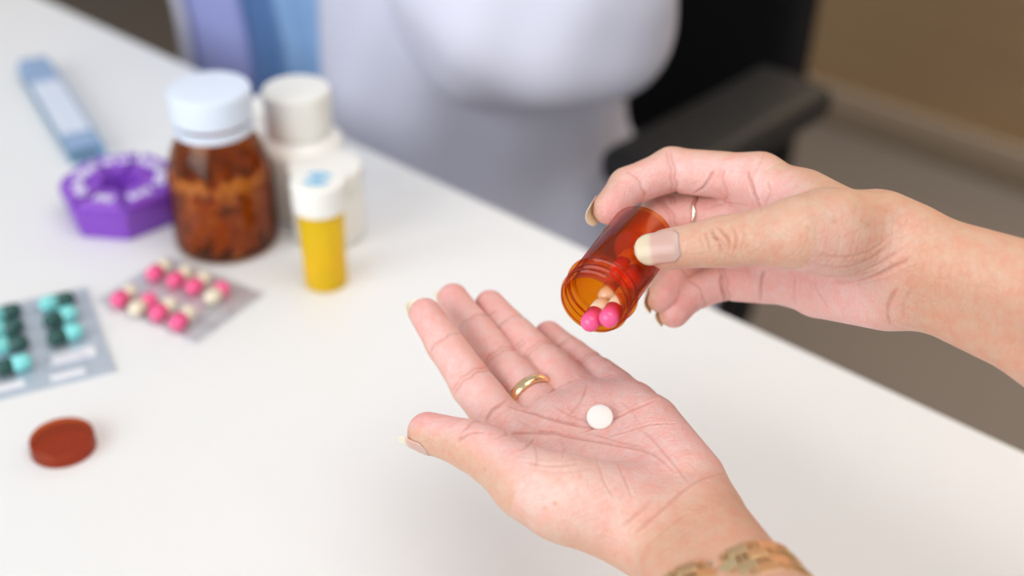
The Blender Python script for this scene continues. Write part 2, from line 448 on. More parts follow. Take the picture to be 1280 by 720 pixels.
def quad_mesh(name, V, Q):
    me = bpy.data.meshes.new(name)
    me.vertices.add(len(V)); me.vertices.foreach_set('co', V.astype(np.float32).ravel())
    me.loops.add(Q.size); me.loops.foreach_set('vertex_index', Q.astype(np.int32).ravel())
    me.polygons.add(len(Q)); me.polygons.foreach_set('loop_start', np.arange(0, Q.size, 4, dtype=np.int32))
    me.update(calc_edges=True); me.validate(); return me
def set_tone(me, C):
    a = me.color_attributes.new('tone', 'FLOAT_COLOR', 'POINT')
    a.data.foreach_set('color', np.concatenate([C, np.ones((len(C), 1))], 1).astype(np.float32).ravel())
def seg_dist(V, line):
    """distance to a polyline and how far along it (0..1)"""
    d = np.full(len(V), 9.0); T = np.zeros(len(V)); n = len(line) - 1
    L = np.array(line); lo, hi = L.min(0) - .006, L.max(0) + .006
    I = np.nonzero(((V > lo) & (V < hi)).all(1))[0]; P = V[I]; dm = np.full(len(I), 9.0); tm = np.zeros(len(I))
    for i, (a, b) in enumerate(zip(line, line[1:])):
        ab = b - a; h = np.clip((P - a) @ ab / (ab @ ab + 1e-15), 0, 1)
        q = P - a - h[:, None] * ab; x = np.sqrt(np.einsum('ij,ij->i', q, q)); m = x < dm
        dm[m] = x[m]; tm[m] = (i + h[m]) / n
    d[I] = dm; T[I] = tm
    return d, T
def curve_pts(px, n=14):
    """smooth curve through picture measurements"""
    P = np.array(px, float); m = len(P)
    if m < 3: return [P[0] + (P[-1] - P[0]) * t for t in np.linspace(0, 1, n)]
    out = []
    Pp = np.vstack([2 * P[0] - P[1], P, 2 * P[-1] - P[-2]])
    for i in range(1, m):
        p0, p1, p2, p3 = Pp[i - 1], Pp[i], Pp[i + 1], Pp[i + 2]
        for t in np.linspace(0, 1, max(3, n // (m - 1)), endpoint=(i == m - 1)):
            out.append(.5 * ((2 * p1) + (p2 - p0) * t + (2 * p0 - 5 * p1 + 4 * p2 - p3) * t * t + (3 * p1 - p0 - 3 * p2 + p3) * t ** 3))
    return out
#@@STRUCTURE

# ------------------------------------------------------------------ the room
link_mesh('floor', box_mesh('floor', (0, 0, -.05), (7, 7, .1)), M_FLOOR, loc=(0.6, 1.6, 0), rot=(0, 0, EDGE_ROT))['kind'] = 'structure'
WALL_P = on_z(1160, 195, 0.0)
wall_mid = WALL_P - 1.0 * E_AX
w_ = link_mesh('wall_back', box_mesh('wall_back', (0, .06, 1.4), (6, .12, 2.8)), M_WOOD, loc=(wall_mid[0], wall_mid[1], 0), rot=(0, 0, EDGE_ROT)); w_['kind'] = 'structure'
M_BASE = pbr('dark_taupe_baseboard', (0.19, 0.14, 0.095), 0.5)
w_ = link_mesh('baseboard_back', box_mesh('baseboard_back', (0, -.008, .04), (6, .016, .08), .003), M_BASE, loc=(wall_mid[0], wall_mid[1], 0), rot=(0, 0, EDGE_ROT)); w_['kind'] = 'structure'

# the desk
desk_c = en(0.1, -0.43, 0)
desk = empty('desk', desk_c, 'white laminate desk with everything laid out on it', 'desk', rot=(0, 0, EDGE_ROT))
link_mesh('desktop', box_mesh('desktop', (0, 0, TABLE_Z - .0125), (2.2, .86, .025), .0012), M_TABLE, desk, smooth=False)
for sx in (-1, 1):
    for sy in (-1, 1):
        link_mesh('leg', box_mesh('leg', (sx * 1.04, sy * .38, (TABLE_Z - .025) / 2), (.05, .05, TABLE_Z - .025), .003), M_EDGE, desk, smooth=False)

# ------------------------------------------------------------------ office chair beyond the desk
ch = en(-.19, .31, 0)
chair = empty('office_chair', ch, 'black office chair behind the desk under the person in the white coat', 'chair', rot=(0, 0, EDGE_ROT))
def pad_mesh(name, poly, z0, z1, bev): return prism_mesh(name, poly, z0, z1, bev, 4)
link_mesh('seat', box_mesh('seat', (0, 0, .36), (.48, .46, .08), .03, 5), M_BLACK, chair)
bm = bmesh.new()
NX, NZ = 16, 14
rows = []
for side in (0, 1):
    g = []
    for i in range(NX + 1):
        x = -.235 + .47 * i / NX; col_ = []
        for k in range(NZ + 1):
            z = .40 + .62 * k / NZ
            y = .29 - .09 * (abs(x) / .235) ** 2 + .06 * ((z - .4) / .62) + (.05 if side else 0)
            col_.append(bm.verts.new((x, y, z)))
        g.append(col_)
    rows.append(g)
for s_, g in enumerate(rows):
    for i in range(NX):
        for k in range(NZ):
            q = (g[i][k], g[i + 1][k], g[i + 1][k + 1], g[i][k + 1]); bm.faces.new(q if s_ == 0 else q[::-1])
A_, B_ = rows
for i in range(NX):
    bm.faces.new((A_[i][0], B_[i][0], B_[i + 1][0], A_[i + 1][0])); bm.faces.new((A_[i][NZ], A_[i + 1][NZ], B_[i + 1][NZ], B_[i][NZ]))
for k in range(NZ):
    bm.faces.new((A_[0][k], A_[0][k + 1], B_[0][k + 1], B_[0][k])); bm.faces.new((A_[NX][k], B_[NX][k], B_[NX][k + 1], A_[NX][k + 1]))
bo = link_mesh('backrest', bm_mesh('backrest', bm), M_BLACK, chair)
for sx in (1, -1):
    a_ = link_mesh('armrest', box_mesh('armrest', (sx * .30, .02, .665), (.085, .25, .035), .014, 4), M_DGREY, chair)
    link_mesh('armrest_post', tube_mesh('armrest_post', [(sx * .22, .03, .36), (sx * .30, .03, .38), (sx * .31, .03, .60), (sx * .30, .02, .655)], .019), M_BLACK_PL, a_)
link_mesh('gas_column', lathe('gas_column', [(0, .08), (.03, .08), (.03, .22), (.02, .23), (.02, .325), (0, .325)], 24), M_BLACK_PL, chair)
for k in range(5):
    a = k * 2 * math.pi / 5 + .3
    link_mesh('base_spoke', tube_mesh('base_spoke', [(0, 0, .12), (.16 * math.cos(a), .16 * math.sin(a), .10), (.30 * math.cos(a), .30 * math.sin(a), .075)], [.03, .024, .018]), M_BLACK_PL, chair)
    link_mesh('caster', lathe('caster', round_prof([(0, -.012), (.03, -.012), (.03, .012), (0, .012)], .006), 20), M_BLACK_PL, chair, loc=(.30 * math.cos(a), .30 * math.sin(a), .030), rot=(math.pi / 2, 0, a))

# ------------------------------------------------------------------ person in a white coat, seated beyond the desk
def E3(e, n, z): return en(e, n, z)
per = empty('person', en(-.16, .40, 0), 'person in a white coat over a blue shirt, seated behind the desk, arm bent', 'person')
def garment(name, core, limbs, mat, h=.008, kc=.05, fold=None, cut=None, kj=.03):
    f = Field(core, limbs, kc, .03, kj)
    V, Q = surface(f, h, 10, .02)
    if fold is not None:
        N = f.grad(V, h * 16); V = V + N * fold(V)[:, None]
    me = quad_mesh(name, V, Q)
    if cut is not None:
        bm = bmesh.new(); bm.from_mesh(me)
        bmesh.ops.delete(bm, geom=[v for v in bm.verts if cut(np.array(v.co))], context='VERTS')
        bm.to_mesh(me); bm.free()
    me.transform(Matrix.Translation(-per.location))
    return link_mesh(name, me, mat, per)
def to_en(V):
    q = V - O_EDGE; return q @ E_AX, q @ N_AX, V[:, 2]
# shirt: torso built from the two front panels, deep fold between them
torso = [(E3(-.305, .20, .50), E3(-.305, .22, .80), .11, .118), (E3(-.13, .22, .50), E3(-.13, .24, .80), .105, .115),
         (E3(-.305, .22, .80), E3(-.29, .26, 1.15), .118, .10), (E3(-.13, .24, .80), E3(-.11, .28, 1.15), .115, .10),
         (E3(-.30, .28, 1.18), E3(-.08, .30, 1.18), .06, .06), (E3(-.19, .29, 1.18), E3(-.19, .29, 1.32), .055, .05)]
def shirt_fold(V):
    e, n, z = to_en(V); return -.030 * np.exp(-((e + .250 + .02 * (z - .7)) / .012) ** 2) * (n < .25) + .004 * np.sin(e * 130) * (n < .25)
garment('shirt', torso, [], M_SHIRT, fold=shirt_fold)
# lavender-blue front panel lying over the right half of the shirt
def panel(name, e0, e1, mat, off, zlo=.45, zhi=1.12, n_e=14, n_z=20, lean=0.0, thick=.004):
    f = Field(torso, [], .05, .03)
    V = []
    for k in range(n_z + 1):
        z = zlo + (zhi - zlo) * k / n_z
        for i in range(n_e + 1):
            e = e0 + (e1 - e0) * i / n_e + lean * (z - .75)
            c = E3(np.clip(e, -.33, -.1), .24, z); p = E3(e, -.05, z); d = nrm(p - c) if abs(e + .19) < .2 else nrm(p - c)
            s_ = f.out_from(c, d); V.append(s_ + d * off)
    Fc = [(k * (n_e + 1) + i, k * (n_e + 1) + i + 1, (k + 1) * (n_e + 1) + i + 1, (k + 1) * (n_e + 1) + i) for k in range(n_z) for i in range(n_e)]
    me = mesh_pd(name, V, Fc); me.transform(Matrix.Translation(-per.location))
    o = link_mesh(name, me, mat, per)
    m_ = o.modifiers.new('thickness', 'SOLIDIFY'); m_.thickness = thick; m_.offset = 0
    return o
panel('shirt_panel', -.362, -.260, M_SHIRT2, .006)
panel('coat_front', -.475, -.350, M_COAT, .014, lean=-.03, thick=.006)
# coat: left side of the body, skirt over the thigh, and the bent sleeve
def coat_fold(V):
    e, n, z = to_en(V)
    return .005 * np.sin((e * 38 + z * 10 + n * 9)) + .002 * np.sin(e * 80 - z * 24 + n * 20)
coat_core = [(E3(-.08, .22, .52), E3(-.09, .24, .80), .14, .13), (E3(-.07, .24, .80), E3(-.06, .28, 1.16), .13, .11),
             (E3(.0, .30, .50), E3(-.02, .02, .545), .115, .10), (E3(.03, .30, .47), E3(.0, .06, .48), .09, .085),
             (E3(-.09, .14, .50), E3(-.08, .16, .78), .09, .08)]
garment('coat', coat_core, [], M_COAT, fold=coat_fold)
def sleeve_fold(V):
    e, n, z = to_en(V); return .004 * np.sin(e * 38 + z * 52) + .0015 * np.sin(e * 80 - z * 30 + n * 40)
sl = [(E3(-.02, .28, 1.16), E3(.07, .16, .832), .085, .078), (E3(.07, .16, .832), E3(.035, .13, .832), .078, .078), (E3(.035, .13, .832), E3(-.11, .07, 1.03), .078, .062)]
garment('coat_sleeve', sl, [], M_COAT, kc=.04, fold=sleeve_fold)
# thighs and lower legs under the desk
leg_ = [(E3(-.09, .32, .50), E3(-.10, -.10, .54), .085, .065), (E3(-.10, -.10, .54), E3(-.10, -.06, .08), .062, .045),
        (E3(-.28, .32, .50), E3(-.32, -.10, .54), .085, .065), (E3(-.32, -.10, .54), E3(-.32, -.06, .08), .062, .045), (E3(-.28, .32, .50), E3(-.09, .32, .50), .09, .09)]
garment('trousers', [], [leg_[:2], leg_[2:4], leg_[4:]], M_TROUSER, h=.012)
for e in (-.10, -.32):
    o = garment('shoe', [(E3(e, -.06, .055), E3(e, -.06, .055) - .17 * N_AX - [0, 0, .012], .05, .04)], [], M_BLACK_PL, h=.008)

# ------------------------------------------------------------------ bottles on the desk
def base_at(u, v): return on_z(u, v)
def z_for(p, v):
    """height above the desk of a point over p that is seen at picture row v"""
    g = (p[1] * math.cos(PITCH)); k = (360 - v) / FPX
    # depth d = y cos - (z-c) sin ; up = y sin + (z-c) cos ; up = k d
    w = p[1] * (k * math.cos(PITCH) - math.sin(PITCH)) / (math.cos(PITCH) + k * math.sin(PITCH))
    return CAM[2] + w - TABLE_Z
def screw_cap(name, r, h, mat, parent, z, ribs=48, ring=True, loc_top=0.0012):
    prof = round_prof([(0, h), (r, h), (r, .0), (r - .0018, 0), (r - .0018, h - .002), (0, h - .002)], .0016)
    me = lathe(name, prof, ribs * 2)
    for v in me.vertices:
        rr = math.hypot(v.co.x, v.co.y)
        if rr > r - .0004 and .0015 < v.co.z < h - .0015:
            k = round((math.atan2(v.co.y, v.co.x) / (2 * math.pi)) * ribs * 2) % 2
            f = 1 + (.00035 if k else -.00025) / r; v.co.x *= f; v.co.y *= f
    return link_mesh(name, me, mat, parent, loc=(0, 0, z))

# big amber bottle
p = base_at(285, 300); zt = z_for(p, 109)
RB = .0350; zc0 = zt - .0285
am = empty('pill_bottle', (p[0], p[1], TABLE_Z), 'large amber glass bottle with a pale blue-white cap, full of brown pills', 'bottle')
outer = [(0, .0005), (RB - .005, 0), (RB - .001, .0025), (RB, .006), (RB, zc0 - .034), (RB - .0015, zc0 - .026), (RB - .006, zc0 - .012), (.0235, zc0 - .002), (.0215, zc0 + .004), (.0215, zc0 + .022)]
inner = [(.0195, zc0 + .022), (.0195, zc0 + .003), (RB - .009, zc0 - .013), (RB - .0025, zc0 - .034), (RB - .0022, .007), (RB - .006, .0035), (0, .0035)]
link_mesh('bottle_body', lathe('bottle_body', round_prof(outer + inner, .003), 72), M_AMBER, am)
screw_cap('cap', .0262, .0205, M_CAP_BLUE, am, zc0 + .0080)
link_mesh('tamper_ring', lathe('tamper_ring', round_prof([(.0222, 0), (.0258, 0), (.0258, .0055), (.0222, .0055), (.0222, 0)], .0006), 64), M_CAP_BLUE, am, loc=(0, 0, zc0 - .0005))
def pill_heap(name, R, z0, z1, n, a, b, mat, parent, rim=True):
    """a settled heap of small oval pills joined into one piece of stuff"""
    bm = bmesh.new()
    for i in range(n):
        t = (i + .5) / n; z = z0 + (z1 - z0) * t
        rr = (R - a * .8) * (1 if rim and random.random() < .72 else math.sqrt(random.random()))
        th = random.random() * 2 * math.pi
        M = Matrix.Translation((rr * math.cos(th), rr * math.sin(th), z)) @ Matrix.Rotation(th + math.pi / 2, 4, 'Z') @ Matrix.Rotation(random.uniform(-1.2, 1.2), 4, 'Y') @ Matrix.Diagonal((b, a, a, 1))
        bmesh.ops.create_icosphere(bm, subdivisions=2, radius=1, matrix=M)
    o = link_mesh(name, bm_mesh(name, bm), mat, parent); o['kind'] = 'stuff'; return o
pill_heap('pills', RB - .003, .009, zc0 - .030, 300, .0042, .0085, M_SOFTGEL, am)

# yellow-orange vial with a white cap
p = base_at(408, 353); zt = z_for(p, 224)
yv = empty('pill_vial', (p[0], p[1], TABLE_Z), 'slim yellow-orange vial with white cap bearing a blue mark', 'vial')
RY = .0138; hc = .0195
link_mesh('vial_body', lathe('vial_body', round_prof([(0, .0004), (RY - .001, 0), (RY, .001), (RY + .0012, zt - .006), (RY, zt - .006), (RY - .0012, .0022), (0, .0022)], .0008), 48), M_YELLOW, yv)
screw_cap('cap', .0172, hc, M_WHITE_PL, yv, zt - hc, 40)
bm = bmesh.new()
def ring_piece(bm, r0, r1, a0, a1, n=10, z=0):
    lo = [bm.verts.new((r0 * math.cos(a0 + (a1 - a0) * k / n), r0 * math.sin(a0 + (a1 - a0) * k / n), z)) for k in range(n + 1)]
    hi = [bm.verts.new((r1 * math.cos(a0 + (a1 - a0) * k / n), r1 * math.sin(a0 + (a1 - a0) * k / n), z)) for k in range(n + 1)]
    for k in range(n): bm.faces.new((lo[k], hi[k], hi[k + 1], lo[k + 1]))
ring_piece(bm, .0058, .0092, .3, 2.6); ring_piece(bm, .0058, .0092, 3.4, 5.8); ring_piece(bm, 0.0005, .0038, 0, 2 * math.pi - .01)
link_mesh('cap_mark', bm_mesh('cap_mark', bm), M_BLUE_LAB, yv, loc=(0, 0, zt + .0004), smooth=False)
pill_heap('pills', RY - .002, .005, zt * .35, 12, .0036, .007, pbr('yellow_pill', (.95, .60, .08), .4), yv)

def white_bottle(label, p, zt, rb, rc_, hc, shoulder, flush=False):
    o = empty('white_bottle', (p[0], p[1], TABLE_Z), label, 'bottle', 'white plastic bottles')
    zc = zt - hc
    prof = [(0, .0006), (rb - .003, 0), (rb, .003), (rb, zc - shoulder), (rb - .002, zc - shoulder * .6), (rc_ - .001, zc - .001), (rc_ - .0025, zc), (rc_ - .0025, zc + hc * .6), (0, zc + hc * .6)]
    link_mesh('bottle_body', lathe('bottle_body', round_prof(prof, .003), 64), M_WHITE_PL, o)
    screw_cap('cap', rc_, hc, M_WHITE_PL, o, zc + .0006, 44)
    return o
pA = base_at(383, 258); white_bottle('tall white plastic bottle with the highest white cap, behind the yellow vial', pA, z_for(pA, 111), .0300, .0228, .030, .010)
pB = base_at(413, 292); white_bottle('short white plastic bottle directly behind the yellow vial', pB, z_for(pB, 206), .0245, .0245, .016, .002)
pC = base_at(352, 214); white_bottle('white plastic bottle mostly hidden behind the amber bottle and the tall white bottle', pC, z_for(pC, 128), .0230, .0180, .022, .010)

# ------------------------------------------------------------------ purple weekly pill organiser
p = base_at(157, 267)
po = empty('pill_organizer', (p[0], p[1], TABLE_Z), 'purple seven-sided weekly pill organizer with white day names on its lids', 'pill organizer', rot=(0, 0, math.radians(30)))
RP, HP = .0430, .0275
bm = bmesh.new()
NS = 7
def ringv(r, z, ph=0): return [bm.verts.new((r * math.cos(2 * math.pi * k / NS + ph), r * math.sin(2 * math.pi * k / NS + ph), z)) for k in range(NS)]
r0, r1, r2, r3 = ringv(RP * .90, 0), ringv(RP, HP * .82), ringv(RP * .97, HP * .86), ringv(RP * .29, HP * .84)
r4 = ringv(RP * .20, HP * .12)
bm.faces.new(r0[::-1])
for a, b in ((r0, r1), (r1, r2), (r2, r3), (r3, r4)):
    for k in range(NS): bm.faces.new((a[k], a[(k + 1) % NS], b[(k + 1) % NS], b[k]))
bm.faces.new(r4)
bmesh.ops.bevel(bm, geom=list(bm.edges), offset=.0007, segments=2, affect='EDGES')
link_mesh('tray', bm_mesh('tray', bm), M_PURPLE, po, smooth=False)
DAYS = ['MON', 'TUE', 'WED', 'THU', 'FRI', 'SAT', 'SUN']
def text_mesh(txt, size, depth=.0004):
    cu = bpy.data.curves.new('lettering', 'FONT'); cu.body = txt; cu.size = size; cu.align_x = 'CENTER'; cu.align_y = 'CENTER'; cu.extrude = depth; cu.offset = size * .022
    o = bpy.data.objects.new('tmp', cu); COL.objects.link(o)
    dg = bpy.context.evaluated_depsgraph_get(); me = bpy.data.meshes.new_from_object(o.evaluated_get(dg)); bpy.data.objects.remove(o); return me
for k in range(NS):
    a0 = 2 * math.pi * k / NS; a1 = 2 * math.pi * (k + 1) / NS; am_ = (a0 + a1) / 2; g = .09
    ri, ro = RP * .32, RP * .955
    poly = [(ri * math.cos(a0 + g * 2), ri * math.sin(a0 + g * 2)), (ro * math.cos(a0 + g * .6), ro * math.sin(a0 + g * .6)), (ro * math.cos(a1 - g * .6), ro * math.sin(a1 - g * .6)), (ri * math.cos(a1 - g * 2), ri * math.sin(a1 - g * 2))]
    lid = link_mesh('lid', prism_mesh('lid', poly, HP * .86, HP, .0008, 2), M_PURPLE_L, po, smooth=False)
    tm = text_mesh(DAYS[k], .0106)
    t_ = link_mesh('day_name', tm, M_PRINT, lid, smooth=False)
    rr = RP * .66
    t_.matrix_local = Matrix.Translation((rr * math.cos(am_), rr * math.sin(am_), HP + .0003)) @ Matrix.Rotation(am_ + math.pi / 2, 4, 'Z')

# ------------------------------------------------------------------ long pale blue pill case
a_, b_ = base_at(44, 92), base_at(112, 203)
L = np.linalg.norm(b_ - a_); d_ = nrm(b_ - a_); mid = (a_ + b_) / 2
bc = empty('pill_case', (mid[0], mid[1], TABLE_Z), 'long narrow pale blue translucent pill case lying beyond the purple organizer', 'pill case', rot=(0, 0, math.atan2(d_[1], d_[0])))
WC, HC = .027, .015
bm = bmesh.new(); box_bm(bm, (0, 0, HC * .4), (L, WC, HC * .8), .002, 2)
link_mesh('tray', bm_mesh('tray', bm), M_BLUE_PL, bc, smooth=False)
M_LIDW = pbr('milky_lid', (.66, .72, .82), .25); M_LIDB = pbr('slate_blue_lid', (.28, .40, .60), .25)
for k in range(7):
    x = -L / 2 + L * (k + .5) / 7
    link_mesh('lid', box_mesh('lid', (x, -.001, HC * .9), (L / 7 - .0012, WC - .004, HC * .22), .0012), M_LIDB if k in (0, 1, 6) else M_LIDW, bc, smooth=False)

# ------------------------------------------------------------------ blister packs
def blister(label, corners, mat, name_cavs, group):
    """corners: picture corners tl, tr, br, bl on the desk; returns frame (origin, ex, ey, w, h)"""
    P = [base_at(*c) for c in corners]
    ex = ((P[1] - P[0]) + (P[2] - P[3])) / 2; ey = ((P[3] - P[0]) + (P[2] - P[1])) / 2
    w, h = np.linalg.norm(ex), np.linalg.norm(ey); c = sum(P) / 4
    ang = math.atan2(ex[1], ex[0])
    o = empty('blister_pack', (c[0], c[1], TABLE_Z), label, 'blister pack', rot=(0, 0, ang))
    s = 1 if (ex[0] * ey[1] - ex[1] * ey[0]) > 0 else -1
    return o, w, h, s, ang, c
def cavity_mesh(l, r):
    """clear bubble over a lying capsule: half capsule with a flange"""
    V, Fc = [], []; n, m = 18, 7
    for j in range(m + 1):
        t = j / m * math.pi / 2
        for i in range(n):
            a = 2 * math.pi * i / n; cx = math.cos(a) * r * math.cos(t); cy = math.sin(a) * r * math.cos(t)
            cx += (l / 2 - r) * (1 if math.cos(a) >= 0 else -1)
            V.append((cx, cy, r * 1.35 * math.sin(t)))
    for j in range(m):
        for i in range(n): Fc.append((j * n + i, j * n + (i + 1) % n, (j + 1) * n + (i + 1) % n, (j + 1) * n + i))
    return mesh_pd('cavity', V, Fc)
def lying_capsule(label, group, loc, ang, ma, mb, r, l, meshes, cat='capsule', M=None):
    o = empty('capsule', loc, label, cat, group)
    if M is None: o.rotation_euler = (math.pi / 2, 0, ang + math.pi / 2)       # local z along the table
    else: o.rotation_euler = M.to_euler()
    for nm, me, mt, fl in (('cap_half', meshes[0], ma, 0), ('body_half', meshes[1], mb, 1)):
        c = bpy.data.objects.new(nm, me); COL.objects.link(c); c.parent = o
        if fl: c.rotation_euler = (math.pi, 0, 0)
        c.material_slots[0].link = 'OBJECT'; c.material_slots[0].material = mt
    return o
def caps_meshes(r, l, split=.02, seg=20):
    a = capsule_half('cap_half', r, -l * split, l * .48, seg); b = capsule_half('body_half', r * .955, l * split * .5, l * .52, seg)
    for m in (a, b): m.materials.append(M_PINK); m.shade_smooth()
    return a, b

# pink and cream capsules, two rows of five (the last pair of cavities pressed empty)
PK = [(200, 319), (328, 368), (247, 431), (128, 381)]
bo, w, h, s, ang, cpos = blister('silver blister pack of pink and cream capsules in front of the amber bottle', PK, M_FOIL, None, None)
link_mesh('foil', box_mesh('foil', (0, 0, .0006), (w, h, .0012), .0005), M_FOIL, bo, smooth=False)
def local_of(o_c, ang, px, z=0):
    q = base_at(*px) - o_c; c, s_ = math.cos(-ang), math.sin(-ang); return (q[0] * c - q[1] * s_, q[0] * s_ + q[1] * c)
cm = caps_meshes(.0052, .0215)
lc = .0215
rows_ = [[((188, 346), (208, 331)), ((213, 355), (234, 339)), ((237, 363), (256, 347)), ((280, 359), (263, 374)), None],
         [((144, 379), (164, 363)), ((190, 374), (168, 388)), ((193, 395), (214, 380)), ((218, 407), (237, 390)), None]]
words = [['first', 'second', 'third', 'fourth'], ['first', 'second', 'third', 'fourth']]
n_ = 0
cav = cavity_mesh(.0250, .0062)
for ri in range(2):
    for ci in range(5):
        pr = rows_[ri][ci]
        if pr is None: pr = (((262, 397), (281, 382)), ((240, 418), (259, 402)))[ri]; full = False
        else: full = True
        a = on_z(*pr[0], TABLE_Z + .0062); b = on_z(*pr[1], TABLE_Z + .0062); m_ = (a + b) / 2; dd = nrm(a - b)
        q = m_ - cpos; c, s_ = math.cos(-ang), math.sin(-ang); aa = math.atan2(dd[1], dd[0])
        co = link_mesh('cavity', cav, M_CLEAR, bo, loc=(q[0] * c - q[1] * s_, q[0] * s_ + q[1] * c, .0012), rot=(0, 0, aa - ang))
        if not full: continue
        lab = 'pink and cream blister capsule, %s from the left in the %s row' % (words[ri][ci], 'upper' if ri == 0 else 'lower')
        lying_capsule(lab, 'pink and cream capsules in the silver blister pack', (m_[0], m_[1], TABLE_Z + .0012 + .0052), aa, M_PINK, M_CREAM, .0052, .0215, cm)
for k in range(3):
    link_mesh('embossed_bar', box_mesh('embossed_bar', (w * .455, h * (-.25 + .25 * k), .0015), (.003, h * .16, .0006), .0002), M_FOIL, bo, smooth=False)

# aqua and dark green capsules
TK = [(-48, 391), (111, 363), (143, 462), (-30, 512)]
bo, w, h, s, ang, cpos = blister('bluish silver blister pack of aqua and dark green capsules at the left edge', TK, M_FOIL_B, None, None)
link_mesh('foil', box_mesh('foil', (0, 0, .0006), (w, h, .0012), .0005), M_FOIL_B, bo, smooth=False)
cm2 = caps_meshes(.0053, .0230)
cav2 = cavity_mesh(.0265, .0062)
TC = [((59, 381), (82, 375), 0), ((86, 393), (67, 401), 0), ((94, 415), (71, 423), 0), ((92, 446), (70, 452), 1),
      ((-8, 396), (14, 390), 0), ((-6, 414), (17, 409), 0), ((0, 434), (22, 430), 0), ((28, 454), (6, 460), 0)]
wd = ['top', 'second', 'third', '', 'top', 'second', 'third', 'bottom']
for i, (t_, g_, emp) in enumerate(TC):
    a = on_z(*t_, TABLE_Z + .006); b = on_z(*g_, TABLE_Z + .006); m_ = (a + b) / 2; dd = nrm(a - b)
    q = m_ - cpos; c, s_ = math.cos(-ang), math.sin(-ang); lx, ly = q[0] * c - q[1] * s_, q[0] * s_ + q[1] * c
    aa = math.atan2(dd[1], dd[0])
    link_mesh('cavity', cav2, M_CLEAR, bo, loc=(lx, ly, .0012), rot=(0, 0, aa - ang))
    if emp:
        continue
    lab = 'aqua and dark green blister capsule, %s in the %s column' % (wd[i], 'right' if i < 4 else 'left')
    lying_capsule(lab, 'aqua and green capsules in the bluish blister pack', (m_[0], m_[1], TABLE_Z + .0012 + .0053), aa, M_TEAL, M_GREEN, .0053, .0230, cm2)
M_WFILM = pbr('white_pressed_film', (.80, .80, .83), .3)
for (u, v, ww, hh) in ((93, 447, .026, .0105), (86, 471, .020, .0055), (8, 487, .022, .006)):
    q = base_at(u, v) - cpos; c, s_ = math.cos(-ang), math.sin(-ang)
    link_mesh('pressed_bar', box_mesh('pressed_bar', (q[0] * c - q[1] * s_, q[0] * s_ + q[1] * c, .0018), (ww, hh, .0014), .0006), M_WFILM, bo, smooth=False)

# orange cap lying on the desk
p = base_at(80, 560)
cp = empty('vial_cap', (p[0], p[1], TABLE_Z), 'orange-brown plastic cap lying alone on the desk', 'cap')
RC = .0178
link_mesh('cap_shell', lathe('cap_shell', round_prof([(0, .0078), (RC - .003, .0078), (RC - .0025, .0086), (RC - .0005, .0084), (RC, .0), (RC - .0016, 0), (RC - .0016, .0064), (0, .0064)], .0012), 72), tinted('orange_brown_plastic', (.88, .38, .09), (.50, .14, .03), .30, .15), cp)
#@@HANDS

